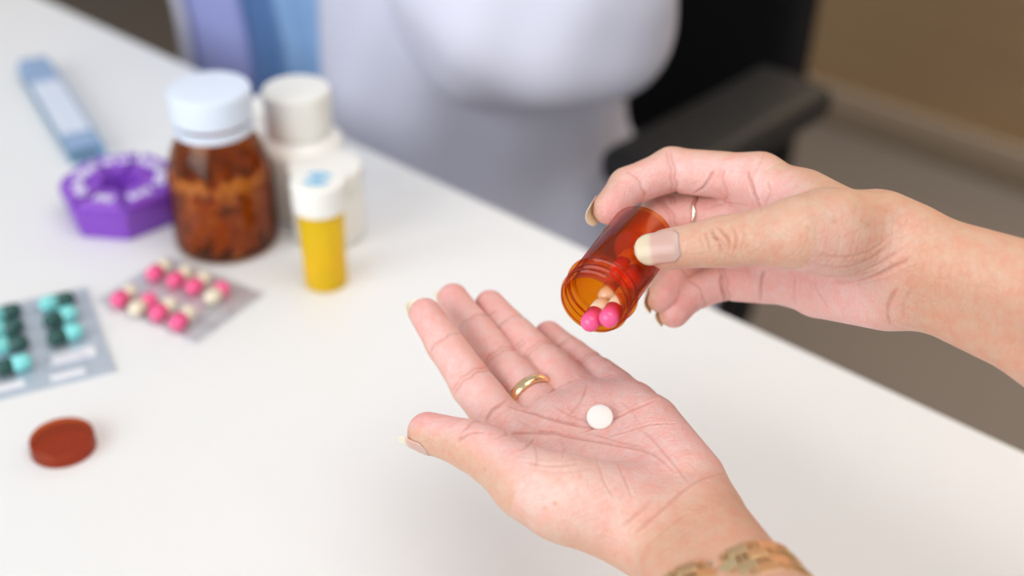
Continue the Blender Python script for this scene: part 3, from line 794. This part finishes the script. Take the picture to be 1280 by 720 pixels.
# ------------------------------------------------------------------ hands
MM = .95e-3
PALM_C = np.array([.76, .475, .435]); PAD_C = np.array([.74, .375, .35]); DORS_C = np.array([.62, .38, .27]); ARM_C = np.array([.62, .365, .255]); THEN_C = np.array([.75, .53, .44]); CRE_C = np.array([.44, .16, .12]); SPOT_C = np.array([.50, .24, .12])
RAD = {'i': (11.0, 9.9, 8.4, 7.4), 'm': (11.0, 9.9, 8.4, 7.5), 'r': (10.5, 9.4, 8.0, 7.1), 'l': (9.8, 8.8, 7.8, 6.8), 't': (14.5, 12.8, 10.4, 8.4)}
class Hand:
    def __init__(s, joints, R, side, elbow, thumb_back, arm_r, heel=1.0):
        J = np.array(joints); s.R = R = np.array(R); s.sx = 1 if side == 'L' else -1
        s.w = J[0]; s.J = {f: J[1 + 4 * k:5 + 4 * k] for k, f in enumerate('imrlt')}
        W = lambda x, y, z: s.w + R @ (np.array([x * s.sx, y, z]) * MM)
        s.W = W; zp = R[:, 2]; s.palm = zp
        s.palmar = {}; s.thenar_off = s.palm * .010
        core = []
        m = MM
        A = lambda a, b, ra, rb: core.append((a, b, ra * m, rb * m))
        A(W(-13, 6, 0), W(-21, 88, -1), 13, 11); A(W(-3, 6, 0), W(-2, 92, 0), 13, 11); A(W(7, 6, 0), W(16, 86, 0), 13, 10.5); A(W(14, 8, -1), W(32, 76, -1), 12, 9.5)
        A(W(-20, 83, 5), W(-2, 88, 6), 8.5, 8.5); A(W(-2, 88, 6), W(17, 83, 6), 8.5, 8.2); A(W(17, 83, 6), W(31, 75, 5), 8.2, 7.5)
        A(W(-13, 96, 1), W(-12, 104, 2), 7.5, 5.5); A(W(8, 97, 1), W(8, 104, 2), 7.5, 5.5); A(W(26, 88, 1), W(27, 94, 2), 7, 5)
        A(W(20, 16, 5), W(32, 58, 3), 13 * heel, 11)                                        # heel on the little-finger side
        t = s.J['t']
        A(W(-14, 14, 4), t[0] * .45 + t[1] * .55, 14, 15); A(W(-6, 20, 6), t[0] * .3 + t[1] * .7 + zp * .002, 12, 13); A(t[0], t[1], 14.5, 13)   # ball of the thumb
        A(t[0] * .45 + t[1] * .55, W(-19, 62, 0), 9.5, 9)                                    # web between thumb and forefinger
        fd = nrm(np.array(elbow) - s.w); s.fd = fd
        side_v = nrm(R[:, 0] - fd * (R[:, 0] @ fd)); s.arm_side = side_v
        L = np.linalg.norm(np.array(elbow) - s.w)
        for sg in (-1, 1): A(s.w + fd * L + side_v * sg * .015, s.w + fd * (L + .13) + side_v * sg * .014, arm_r[2] / m, .029 / m)
        for sg in (-1, 1):
            A(s.w - R[:, 1] * .004 + side_v * sg * .0085, s.w + fd * L * .5 + side_v * sg * (.0125), arm_r[0] / m, arm_r[1] / m)
            A(s.w + fd * L * .5 + side_v * sg * .0125, s.w + fd * L + side_v * sg * .015, arm_r[1] / m, arm_r[2] / m)
        s.core_n = len(core)
        limbs = []; s.axes = {}
        for f in 'imrlt':
            j = s.J[f]; r = RAD[f]; ch = []
            start = 1 if f == 't' else 0
            for k in range(start, 3): ch.append((j[k], j[k + 1], r[k] * m, r[k + 1] * m))
            for k in range(0, 3):
                d = nrm(j[k + 1] - j[k])
                if f == 't': pv = nrm(-np.array(thumb_back) - d * (-np.array(thumb_back) @ d))
                else:
                    sd = R[:, 0] - d * (R[:, 0] @ d); pv = nrm(np.cross(nrm(sd), d))
                s.palmar[(f, k)] = pv; s.axes[(f, k)] = d
                if k < start: continue
                t0, t1 = ((.42, .78) if k == 0 else (.28, .74) if k == 1 else (.25, .95))
                off = (.0030, .0024, .0013)[k]; rr = (r[k] * .5 + r[k + 1] * .5) * (.97, .94, .9)[k]
                a = j[k] * (1 - t0) + j[k + 1] * t0 + pv * off; b = j[k] * (1 - t1) + j[k + 1] * t1 + pv * off
                ch.append((a, b, rr * m, rr * m * (.97 if k < 2 else .92)))
            limbs.append(ch)
        s.limbs = dict(zip('imrlt', limbs))
        s.field = Field(core, limbs, .012, .0035, .007)
    def line(s, px): 
        return [q for q in (s.field.hit(*p) for p in curve_pts(px)) if q is not None]
    def build(s, name, label, creases, spots, h=.00055, pale=()):
        f = s.field; V, Q = surface(f, h, 12)
        N = f.grad(V)
        # tone of the skin: palm, finger pads, back of the hand and arm
        fac = np.clip((N @ s.palm) * 1.2 + .25, 0, 1)
        y = (V - s.w) @ s.R[:, 1]
        handw = np.clip((y + .012) / .03, 0, 1)
        C = ARM_C + (DORS_C - ARM_C) * handw[:, None]
        dF = np.full(len(V), 9.0); pad = np.zeros(len(V)); pf = fac.copy()
        for fn in 'imrlt':
            for k in range(0 if fn != 't' else 1, 3):
                a, b = s.J[fn][k], s.J[fn][k + 1]
                d = rc(V, a, b, .001, .001); t = np.clip((V - a) @ nrm(b - a) / np.linalg.norm(b - a), 0, 1.6)
                near = d < dF; pv = s.palmar[(fn, k)]
                q = np.clip((N @ pv) * 1.3 + .45, 0, 1)
                use = near & (d < .014)
                pf[use] = q[use]
                if k == 2: pad[use] = (q * np.clip(t, 0, 1))[use]
                elif k == 1: pad[use] = (.25 * q)[use]
                dF = np.minimum(dF, d)
        C = C + (PALM_C - C) * (pf * handw)[:, None]
        C = C + (PAD_C - C) * (.75 * pad)[:, None]
        tq = s.J['t'][0] * .45 + s.J['t'][1] * .55 + s.thenar_off
        g = np.exp(-(np.linalg.norm(V - tq, axis=1) / .019) ** 2); C = C + (THEN_C - C) * ((.75 if s.sx > 0 else .3) * g)[:, None]
        disp = np.zeros(len(V))
        for line, depth, sig, red in creases:
            if len(line) < 2: continue
            dd, tt = seg_dist(V, line); sig = sig * .62; red = red * .7; tp = np.clip(np.minimum(tt, 1 - tt) * 5, .0, 1) ** .7; g = np.exp(-(dd / sig) ** 2) * tp; n_ = np.exp(-(dd / (sig * 1.4)) ** 2) * tp
            disp -= depth * g - depth * .25 * np.exp(-((dd - 2.4 * sig) / (sig * 1.1)) ** 2)
            C = C + (CRE_C - C) * (red * n_)[:, None]
        # flexion creases around each finger joint
        for fn in 'imrlt':
            for k in ((1, 2) if fn != 't' else (2,)):
                c = s.J[fn][k]; ax = nrm(s.axes[(fn, k - 1)] + s.axes[(fn, k)]); pv = nrm(s.palmar[(fn, k - 1)] + s.palmar[(fn, k)])
                near = (np.linalg.norm(V - c, axis=1) < RAD[fn][k] * MM * 1.75)
                side = np.clip(((V - c) @ pv) / (RAD[fn][k] * MM) * 1.6 + .1, 0, 1) * near
                for off, dp in ((0.0, .00048), (.0019, .00028)) if k == 1 else ((0.0, .0004),):
                    t = (V - c) @ ax - off - .0004 * np.sin(((V - c) @ np.cross(ax, pv)) * 900)
                    g = np.exp(-(t / .0006) ** 2) * side; disp -= dp * g
                    C = C + (CRE_C - C) * (.34 * g)[:, None]
        for p, r_, a_ in spots:
            if p is None: continue
            g = np.exp(-(np.linalg.norm(V - p, axis=1) / r_) ** 2); C = C + (SPOT_C - C) * (a_ * g)[:, None]
        V = V + N * disp[:, None]
        me = quad_mesh(name, V, Q); set_tone(me, np.clip(C, 0, 1))
        la = me.attributes.new('local', 'FLOAT_VECTOR', 'POINT'); la.data.foreach_set('vector', ((V - s.w) @ s.R).astype(np.float32).ravel())
        c0 = Vector(s.w); me.transform(Matrix.Translation(-c0))
        s.obj = link_mesh(name, me, M_SKIN, loc=c0); finish(s.obj, label, 'hand'); return s.obj
    def nail(s, f, back=None, length=.0125, free=.004, half=None, lift=.0003, ang=52, start=.30, taper=.55):
        """a curved plate riding on the back of the last joint and running past the tip"""
        a, b = s.J[f][2], s.J[f][3]; d = nrm(b - a); pv = s.palmar[(f, 2)] if back is None else -np.array(back)
        pv = nrm(pv - d * (pv @ d)); up_ = -pv; sd = np.cross(d, up_)
        r = RAD[f][3] * MM; L0 = np.linalg.norm(b - a)
        n, m = 14, 18; V, C = [], []
        tot = length + free
        tip_s = L0 + r * .78                       # where the flesh ends along the axis
        s0 = tip_s - length
        grow = s.limbs[f]
        for j in range(m + 1):
            q = j / m; sj = s0 + tot * q
            wd = 1 - .35 * max(0, .18 - q) / .18
            fr = max(0, (sj - tip_s) / free)
            wd *= math.sqrt(max(.02, 1 - (fr * .97) ** 2)) * (1 - .12 * fr) if fr > 0 else 1
            for i in range(n + 1):
                th = math.radians(ang) * (2 * i / n - 1) * wd
                base_s = min(sj, L0 + r * .15)
                c = a + d * base_s
                dirv = up_ * math.cos(th) + sd * math.sin(th)
                p0 = s.field.out_from(c, dirv, grow)
                rad_ = np.linalg.norm(p0 - c)
                droop = max(0, sj - base_s)
                off = lift - .0006 * max(0, .12 - q) / .12
                P = c + dirv * (rad_ + off) + d * (sj - base_s) - up_ * droop * .16
                V.append(P)
                edge = 1 / (1 + math.exp(-(sj - tip_s + .0012) / .00035))
                bed = np.array([.78, .44, .37]); lun = np.array([.77, .48, .42]); fe = np.array([.90, .80, .62]) if s.sx > 0 else np.array([.84, .68, .47])
                col = bed + (lun - bed) * max(0, 1 - q / .22); C.append(col + (fe - col) * edge)
        Fc = [(j * (n + 1) + i, j * (n + 1) + i + 1, (j + 1) * (n + 1) + i + 1, (j + 1) * (n + 1) + i) for j in range(m) for i in range(n)]
        c0 = Vector(s.w)
        me = mesh_pd('fingernail', [np.array(v) - s.w for v in V], Fc); set_tone(me, np.array(C))
        o = link_mesh('fingernail', me, M_NAIL, s.obj)
        mo = o.modifiers.new('thickness', 'SOLIDIFY'); mo.thickness = .0004; mo.offset = 1
        o['label'] = 'pale long fingernail'; return o
    def ring(s, name, f, k, t, label, mat, wid, thick, wave=0.0, tilt=0.0):
        a, b = s.J[f][k], s.J[f][k + 1]; d = nrm(b - a); pv = s.palmar[(f, k)]; sd = np.cross(d, pv)
        c = a * (1 - t) + b * t; n = 72; V, Fc = [], []
        prof = [(-.5, 0.0), (-.42, .7), (-.15, 1), (.15, 1), (.42, .7), (.5, 0), (.3, -.15), (-.3, -.15)]
        for i in range(n):
            th = 2 * math.pi * i / n; dv = pv * math.cos(th) + sd * math.sin(th)
            r_ = np.linalg.norm(s.field.out_from(c, dv, s.limbs[f]) - c)
            for (x, hgt) in prof:
                V.append(c + dv * (r_ + .0001 + thick * hgt) + d * (x * wid + wave * math.sin(th * 9) + tilt * math.cos(th)))
        m = len(prof)
        for i in range(n):
            for q in range(m): Fc.append((i * m + q, ((i + 1) % n) * m + q, ((i + 1) % n) * m + (q + 1) % m, i * m + (q + 1) % m))
        me = mesh_pd(name, [v - c for v in V], Fc)
        bm = bmesh.new(); bm.from_mesh(me); bmesh.ops.recalc_face_normals(bm, faces=bm.faces); bm.to_mesh(me); bm.free()
        o = link_mesh(name, me, mat, loc=c); return finish(o, label, 'ring')

# --- open hand, palm up
JL = [[0.0684, 0.4276, 0.8472], [0.0041, 0.4872, 0.8371], [-0.0179, 0.5173, 0.8512], [-0.0308, 0.5344, 0.8615], [-0.0404, 0.5464, 0.8709], [0.018, 0.5012, 0.8421], [-0.0045, 0.5385, 0.8463], [-0.0189, 0.561, 0.8529], [-0.0288, 0.5755, 0.86], [0.0359, 0.5063, 0.8457], [0.0136, 0.5404, 0.8485], [-0.0005, 0.5617, 0.8514], [-0.011, 0.577, 0.8555], [0.0546, 0.5073, 0.8474], [0.037, 0.5343, 0.8455], [0.0266, 0.5502, 0.8453], [0.0175, 0.5634, 0.8467], [0.0446, 0.4282, 0.8485], [0.0053, 0.4416, 0.8588], [-0.0175, 0.463, 0.8608], [-0.0366, 0.475, 0.8578]]
RL = [[0.8185, -0.5435, -0.1862], [0.5474, 0.8362, -0.0341], [0.1743, -0.074, 0.9819]]
HL = Hand(JL, RL, 'L', at(1035, 985, .44), -.35 * RIGHT - .9 * UP - .15 * FWD, (.0165, .0185, .025))
crl = [([(632, 507), (655, 513), (690, 524), (720, 531), (748, 536)], .0008, .0009, .6),            # head line
       ([(618, 548), (640, 542), (662, 541), (690, 541), (725, 548), (770, 556), (815, 566), (845, 590)], .0008, .0010, .55),   # life line
       ([(728, 540), (748, 533), (772, 521), (800, 508), (824, 499)], .0008, .0009, .6),                        # heart line
       ([(735, 540), (759, 548), (790, 556), (812, 560)], .0004, .0007, .4),
       ([(755, 547), (790, 537), (815, 530), (848, 529)], .0005, .0008, .45),
       ([(798, 535), (812, 545), (830, 565), (845, 583), (862, 603)], .0004, .0008, .35),
       ([(606, 528), (611, 519), (618, 511), (634, 502)], .0009, .0010, .55),
       ([(790, 668), (812, 650), (835, 630), (862, 606), (890, 594), (920, 590)], .0007, .0009, .5),            # wrist creases
       ([(776, 660), (795, 643), (820, 620)], .0004, .0008, .35), ([(800, 690), (830, 662), (860, 640)], .0003, .0008, .25), ([(815, 700), (845, 676), (880, 650)], .0003, .0008, .2),
       ([(686, 492), (697, 484), (710, 478), (722, 473)], .0007, .0009, .5), ([(728, 471), (748, 471), (768, 467)], .0007, .0009, .5),
       ([(572, 551), (580, 545), (592, 540), (606, 540)], .0007, .0010, .5), ([(648, 562), (656, 560), (662, 554), (668, 546)], .0006, .0009, .45),
       ([(712, 520), (722, 508), (730, 494), (736, 480)], .0005, .0009, .3), ([(668, 555), (672, 572), (668, 588)], .0003, .0007, .25), ([(650, 575), (690, 582), (730, 578)], .0003, .0008, .22), ([(655, 585), (700, 590), (745, 585)], .0002, .0008, .18),
       ([(745, 570), (755, 600), (770, 625)], .0003, .0008, .2), ([(770, 575), (782, 600), (790, 620)], .0003, .0008, .2), ([(700, 545), (705, 560), (703, 575)], .0002, .0007, .2),
       ([(640, 520), (665, 535), (690, 545)], .0003, .0007, .25), ([(690, 505), (715, 520), (740, 528)], .0003, .0007, .25), ([(775, 500), (790, 515), (800, 530)], .0002, .0007, .2)]
def make_creases(H, L): return [(H.line(px), d, sg, r) for px, d, sg, r in L]
def make_spots(H, L): return [(H.field.hit(u, v), r, a) for u, v, r, a in L]
HL.build('hand', 'open hand held palm up above the desk with a white tablet in its palm', make_creases(HL, crl), make_spots(HL, [(694, 629, .0009, .6), (681, 635, .0011, .5), (607, 587, .0006, .5), (850, 590, .0006, .3)]))
for f in 'imrl': HL.nail(f, free=.0055, length=.010)
HL.nail('t', free=.0050, length=.012, ang=52)
HL.ring('finger_ring', 'm', 0, .40, 'plain gold band on the middle finger of the open palm', M_GOLD, .0054, .0014)

# white tablet lying in the palm
q = HL.field.hit(750, 524); tn = nrm(HL.field.grad(q[None])[0] * .75 + nrm(CAM - q) * .42)
rt, ht = .0057, .0042
prof = [(0, 0)] + [(rt * .9 * math.sin(a) / math.sin(.5), .0009 * (1 - math.cos(a)) / (1 - math.cos(.5))) for a in (.15, .3, .42, .5)] + [(rt, .0014), (rt, .0030)]
prof += [(x, ht - z) for x, z in prof[::-1][2:]]
to = link_mesh('tablet', lathe('tablet', prof, 48), M_TABLET, loc=q + tn * .0001, rot=rot_to(tn).to_euler())
finish(to, 'round white tablet lying in the open palm', 'tablet')

# gold wristwatch round the wrist of the open hand
fa = HL.fd; sd = HL.arm_side; uu = np.cross(sd, fa)
if uu @ HL.palm < 0: uu = -uu
wc = HL.w + fa * .0575
watch = empty('wristwatch', wc, 'gold link wristwatch on the wrist of the open hand', 'watch')
ARM_PRIMS = HL.field.core[-4:]
def arm_pt(x, th):
    c = HL.w + fa * (.0575 + x); dv = uu * math.cos(th) + sd * math.sin(th)
    return HL.field.out_from(c, dv, ARM_PRIMS), dv
per_ = [arm_pt(0, 2 * math.pi * k / 180)[0] for k in range(181)]
cum = np.concatenate([[0], np.cumsum([np.linalg.norm(a - b) for a, b in zip(per_, per_[1:])])])
tot = cum[-1]; NL = int(tot / .0104)
lk = {}
def link_box(w_, l_, t_):
    k_ = (w_, l_, t_)
    if k_ not in lk:
        me = box_mesh('link', (0, 0, t_ / 2), (l_, w_, t_), .0004, 2); me.materials.append(M_GOLD_B); lk[k_] = me
    return lk[k_]
ROWS = [(-.0081, .0052, 0.0), (-.0027, .0052, .5), (.0027, .0052, 0.0), (.0081, .0052, .5)]
for (x, wd, ph) in ROWS:
    for k in range(NL):
        for (fr, ln, mt, hgt) in ((0.0, .77, M_GOLD_B, .0020), (.443, .105, M_GOLD, .0023), (.557, .105, M_GOLD, .0023)):
            arc = ((k + ph + fr) % NL) / NL * tot
            th = np.interp(arc, cum, np.linspace(0, 2 * math.pi, 181))
            if math.cos(th) < -.86: continue                      # the watch case sits here
            p_, dv = arm_pt(x, th); p2, _ = arm_pt(x, th + .02)
            tg = nrm(p2 - p_); nn = nrm(np.cross(fa, tg)); nn = nn if nn @ dv > 0 else -nn
            Mx = Matrix(np.stack([tg, nrm(np.cross(nn, tg)), nn], 1).tolist()).to_4x4(); Mx.translation = Vector(p_ + nn * .0006 - wc)
            o = bpy.data.objects.new('link', link_box(wd, tot / NL * ln, hgt)); COL.objects.link(o); o.parent = watch; o.matrix_local = Mx
            o.material_slots[0].link = 'OBJECT'; o.material_slots[0].material = mt
p_, dv = arm_pt(0, math.pi)
Mx = rot_to(dv, fa).to_4x4(); Mx.translation = Vector(p_ + dv * .0012 - wc)
ca = link_mesh('watch_case', lathe('watch_case', round_prof([(0, 0), (.014, 0), (.0155, .002), (.0155, .006), (.0135, .0075), (.0125, .0068), (0, .0068)], .0008), 48), M_GOLD, watch); ca.matrix_local = Mx
link_mesh('dial', lathe('dial', [(0, .0070), (.0124, .0070)], 48), M_TABLET, ca)

# --- hand holding the vial
JR = [[0.169, 0.5022, 0.9237], [0.1116, 0.5688, 0.9307], [0.0739, 0.5817, 0.9281], [0.0527, 0.5716, 0.9244], [0.0434, 0.5565, 0.9213], [0.1125, 0.5701, 0.9103], [0.0703, 0.5799, 0.9051], [0.0558, 0.5569, 0.9008], [0.0553, 0.538, 0.8989], [0.1203, 0.5653, 0.8937], [0.0912, 0.5891, 0.8777], [0.0747, 0.5697, 0.8751], [0.069, 0.5516, 0.8764], [0.1314, 0.5588, 0.88], [0.1013, 0.5696, 0.875], [0.0839, 0.5627, 0.8715], [0.0749, 0.5495, 0.8692], [0.1521, 0.5093, 0.9389], [0.1141, 0.4916, 0.9473], [0.0855, 0.5002, 0.9378], [0.0637, 0.5036, 0.9321]]
RR = [[-0.2369, -0.6112, -0.7552], [0.0219, 0.7738, -0.6331], [0.9713, -0.1665, -0.1699]]
HR = Hand(JR, RR, 'R', at(1560, 490, .53), -FWD + .15 * UP, (.0165, .0185, .0245))
crr = [([(957, 186), (950, 205), (940, 225), (952, 262)], .0003, .0008, .25),
       ([(895, 210), (888, 222), (880, 234), (868, 242)], .0008, .0010, .5),
       ([(933, 212), (937, 226), (943, 244), (951, 264)], .0009, .0011, .5), ([(958, 225), (962, 240), (956, 258)], .0004, .0009, .25), ([(908, 206), (905, 225), (910, 245), (900, 258)], .0003, .0008, .2), ([(880, 262), (905, 254), (935, 258)], .0003, .0008, .2),
       ([(955, 338), (951, 352), (951, 370), (955, 390)], .0009, .0010, .55), ([(903, 342), (901, 352), (904, 366), (909, 380)], .0009, .0010, .55), ([(994, 345), (992, 365), (996, 395)], .0004, .0009, .3), ([(1015, 350), (1025, 370), (1035, 385)], .0004, .0009, .25),
       ([(1040, 352), (1068, 352), (1095, 345), (1120, 333), (1138, 325)], .0008, .0013, .4), ([(1005, 338), (1035, 345), (1065, 343), (1100, 330), (1128, 312)], .0005, .0011, .25), ([(1010, 328), (1045, 335), (1080, 328), (1112, 308)], .0004, .0011, .2), ([(1020, 318), (1055, 322), (1088, 314), (1112, 295)], .0003, .0010, .15),
       ([(1114, 408), (1109, 392), (1112, 376), (1124, 358)], .0008, .0010, .45), ([(1128, 400), (1130, 380), (1142, 360)], .0003, .0010, .2),
       ([(888, 284), (893, 296), (900, 306), (903, 319)], .0008, .0008, .5), ([(897, 282), (905, 292), (911, 302), (912, 314)], .0008, .0008, .5), ([(880, 288), (884, 300), (888, 316)], .0006, .0007, .35),
       ([(912, 282), (919, 293), (920, 306), (916, 318)], .0006, .0007, .4), ([(888, 296), (900, 300), (908, 310)], .0005, .0007, .4), ([(926, 283), (930, 297), (926, 312)], .0004, .0007, .25), ([(872, 293), (876, 304), (878, 314)], .0003, .0006, .2)]
for k in range(14):
    x0 = 940 + k * 13 + random.uniform(-5, 5); crr.append(([(x0 + 10, 288 - k * .2), (x0 + 2, 304 + k * 1.6), (x0 - 12, 318 + k * 1.6)], .00012, .0009, .08))
for k in range(7):
    x0 = 1000 + k * 24 + random.uniform(-8, 8); crr.append(([(x0, 212 + k * 9), (x0 - 8, 235 + k * 8), (x0 - 10, 262 + k * 5)], .0001, .0009, .06))
HR.build('hand', 'hand reaching in from the right edge, tipping the orange vial', make_creases(HR, crr), make_spots(HR, [(1043, 276, .0011, .6), (1085, 281, .0016, .6), (1078, 277, .001, .4), (1009, 284, .001, .5), (1262, 392, .0006, .4), (1223, 392, .0006, .4)]))
for f, fr in zip('imrl', (.0045, .003, .0010, .0004)): HR.nail(f, free=fr, length=.0088, ang=46)
HR.nail('t', free=.0055, length=.0135, ang=50)
HR.ring('finger_ring', 'm', 0, .62, 'thin pale gold ring on the middle finger behind the orange vial', M_SILVER, .0022, .0011, .0004)

# --- the orange vial
VB = at(804, 293, .622); VM = at(740, 380, .582); VA = nrm(VM - VB); VL = np.linalg.norm(VM - VB)
VR = .0148
vial = empty('pill_vial', VB, 'open orange vial held tilted, spilling pink and cream capsules', 'vial', rot=rot_to(VA).to_euler())
zn = VL - .0105
prof = [(0, 0), (VR - .0008, 0), (VR, .0008), (VR, zn - .002), (VR - .0008, zn - .0014), (VR + .0012, zn - .0006), (VR + .0012, zn + .0006), (VR - .0010, zn + .0012),
        (VR - .0010, zn + .0030), (VR + .0004, zn + .0036), (VR + .0004, zn + .0046), (VR - .0010, zn + .0052), (VR - .0010, zn + .0066), (VR + .0004, zn + .0072), (VR + .0004, zn + .0082), (VR - .0010, zn + .0088),
        (VR - .0006, VL), (VR - .0020, VL), (VR - .0022, zn), (VR - .0014, zn - .003), (VR - .0014, .0016), (0, .0016)]
link_mesh('vial_body', lathe('vial_body', round_prof(prof, .0003, 2), 96), M_ORANGE, vial)
cm3 = caps_meshes(.0042, .0195, seg=28)
def cap3(label, p_pink, p_cream):
    p0, p1 = np.array(p_pink), np.array(p_cream); c = (p0 + p1) / 2
    return lying_capsule(label, 'capsules in the held orange vial', c, 0, M_PINK, M_CREAM, .0042, .0195, cm3, M=rot_to(p0 - p1))
VS = nrm(np.cross(VA, [0, 0, 1])); VU = np.cross(VS, VA)
if VU[2] < 0: VU = -VU
def vp(t, s_, u_): return VB + VA * t + VS * s_ + VU * u_
def report_px(P): 
    q = P - CAM; d = q @ FWD; return 640 + FPX * (q @ RIGHT) / d, 360 - FPX * (q @ UP) / d
def rp(t, a, r=.0090): return vp(t, r * math.cos(math.radians(a)), r * math.sin(math.radians(a)))
HCL = .0055
for lab, t, a, r, flip in (('pink and cream capsule half out of the orange vial mouth, the lower left one', .0512, -88, .0089, 1),
                           ('pink and cream capsule just inside the orange vial mouth, to the right', .0508, -150, .0089, 1),
                           ('capsule in the middle of the orange vial with its cream end towards the mouth', .0308, -137, .0089, -1),
                           ('capsule in the orange vial lying against the wall nearest the table', .0308, -82, .0089, -1),
                           ('capsule in the orange vial lying under the thumb', .0308, -192, .0089, 1),
                           ('capsule at the bottom of the orange vial, beneath the others', .0114, -95, .0089, -1),
                           ('capsule at the bottom of the orange vial, on the thumb side', .0114, -152, .0089, 1),
                           ('capsule lying on top of the others deep in the orange vial', .0240, -125, .0010, 1)):
    cap3(lab, rp(t + flip * HCL, a, r), rp(t - flip * HCL, a, r))
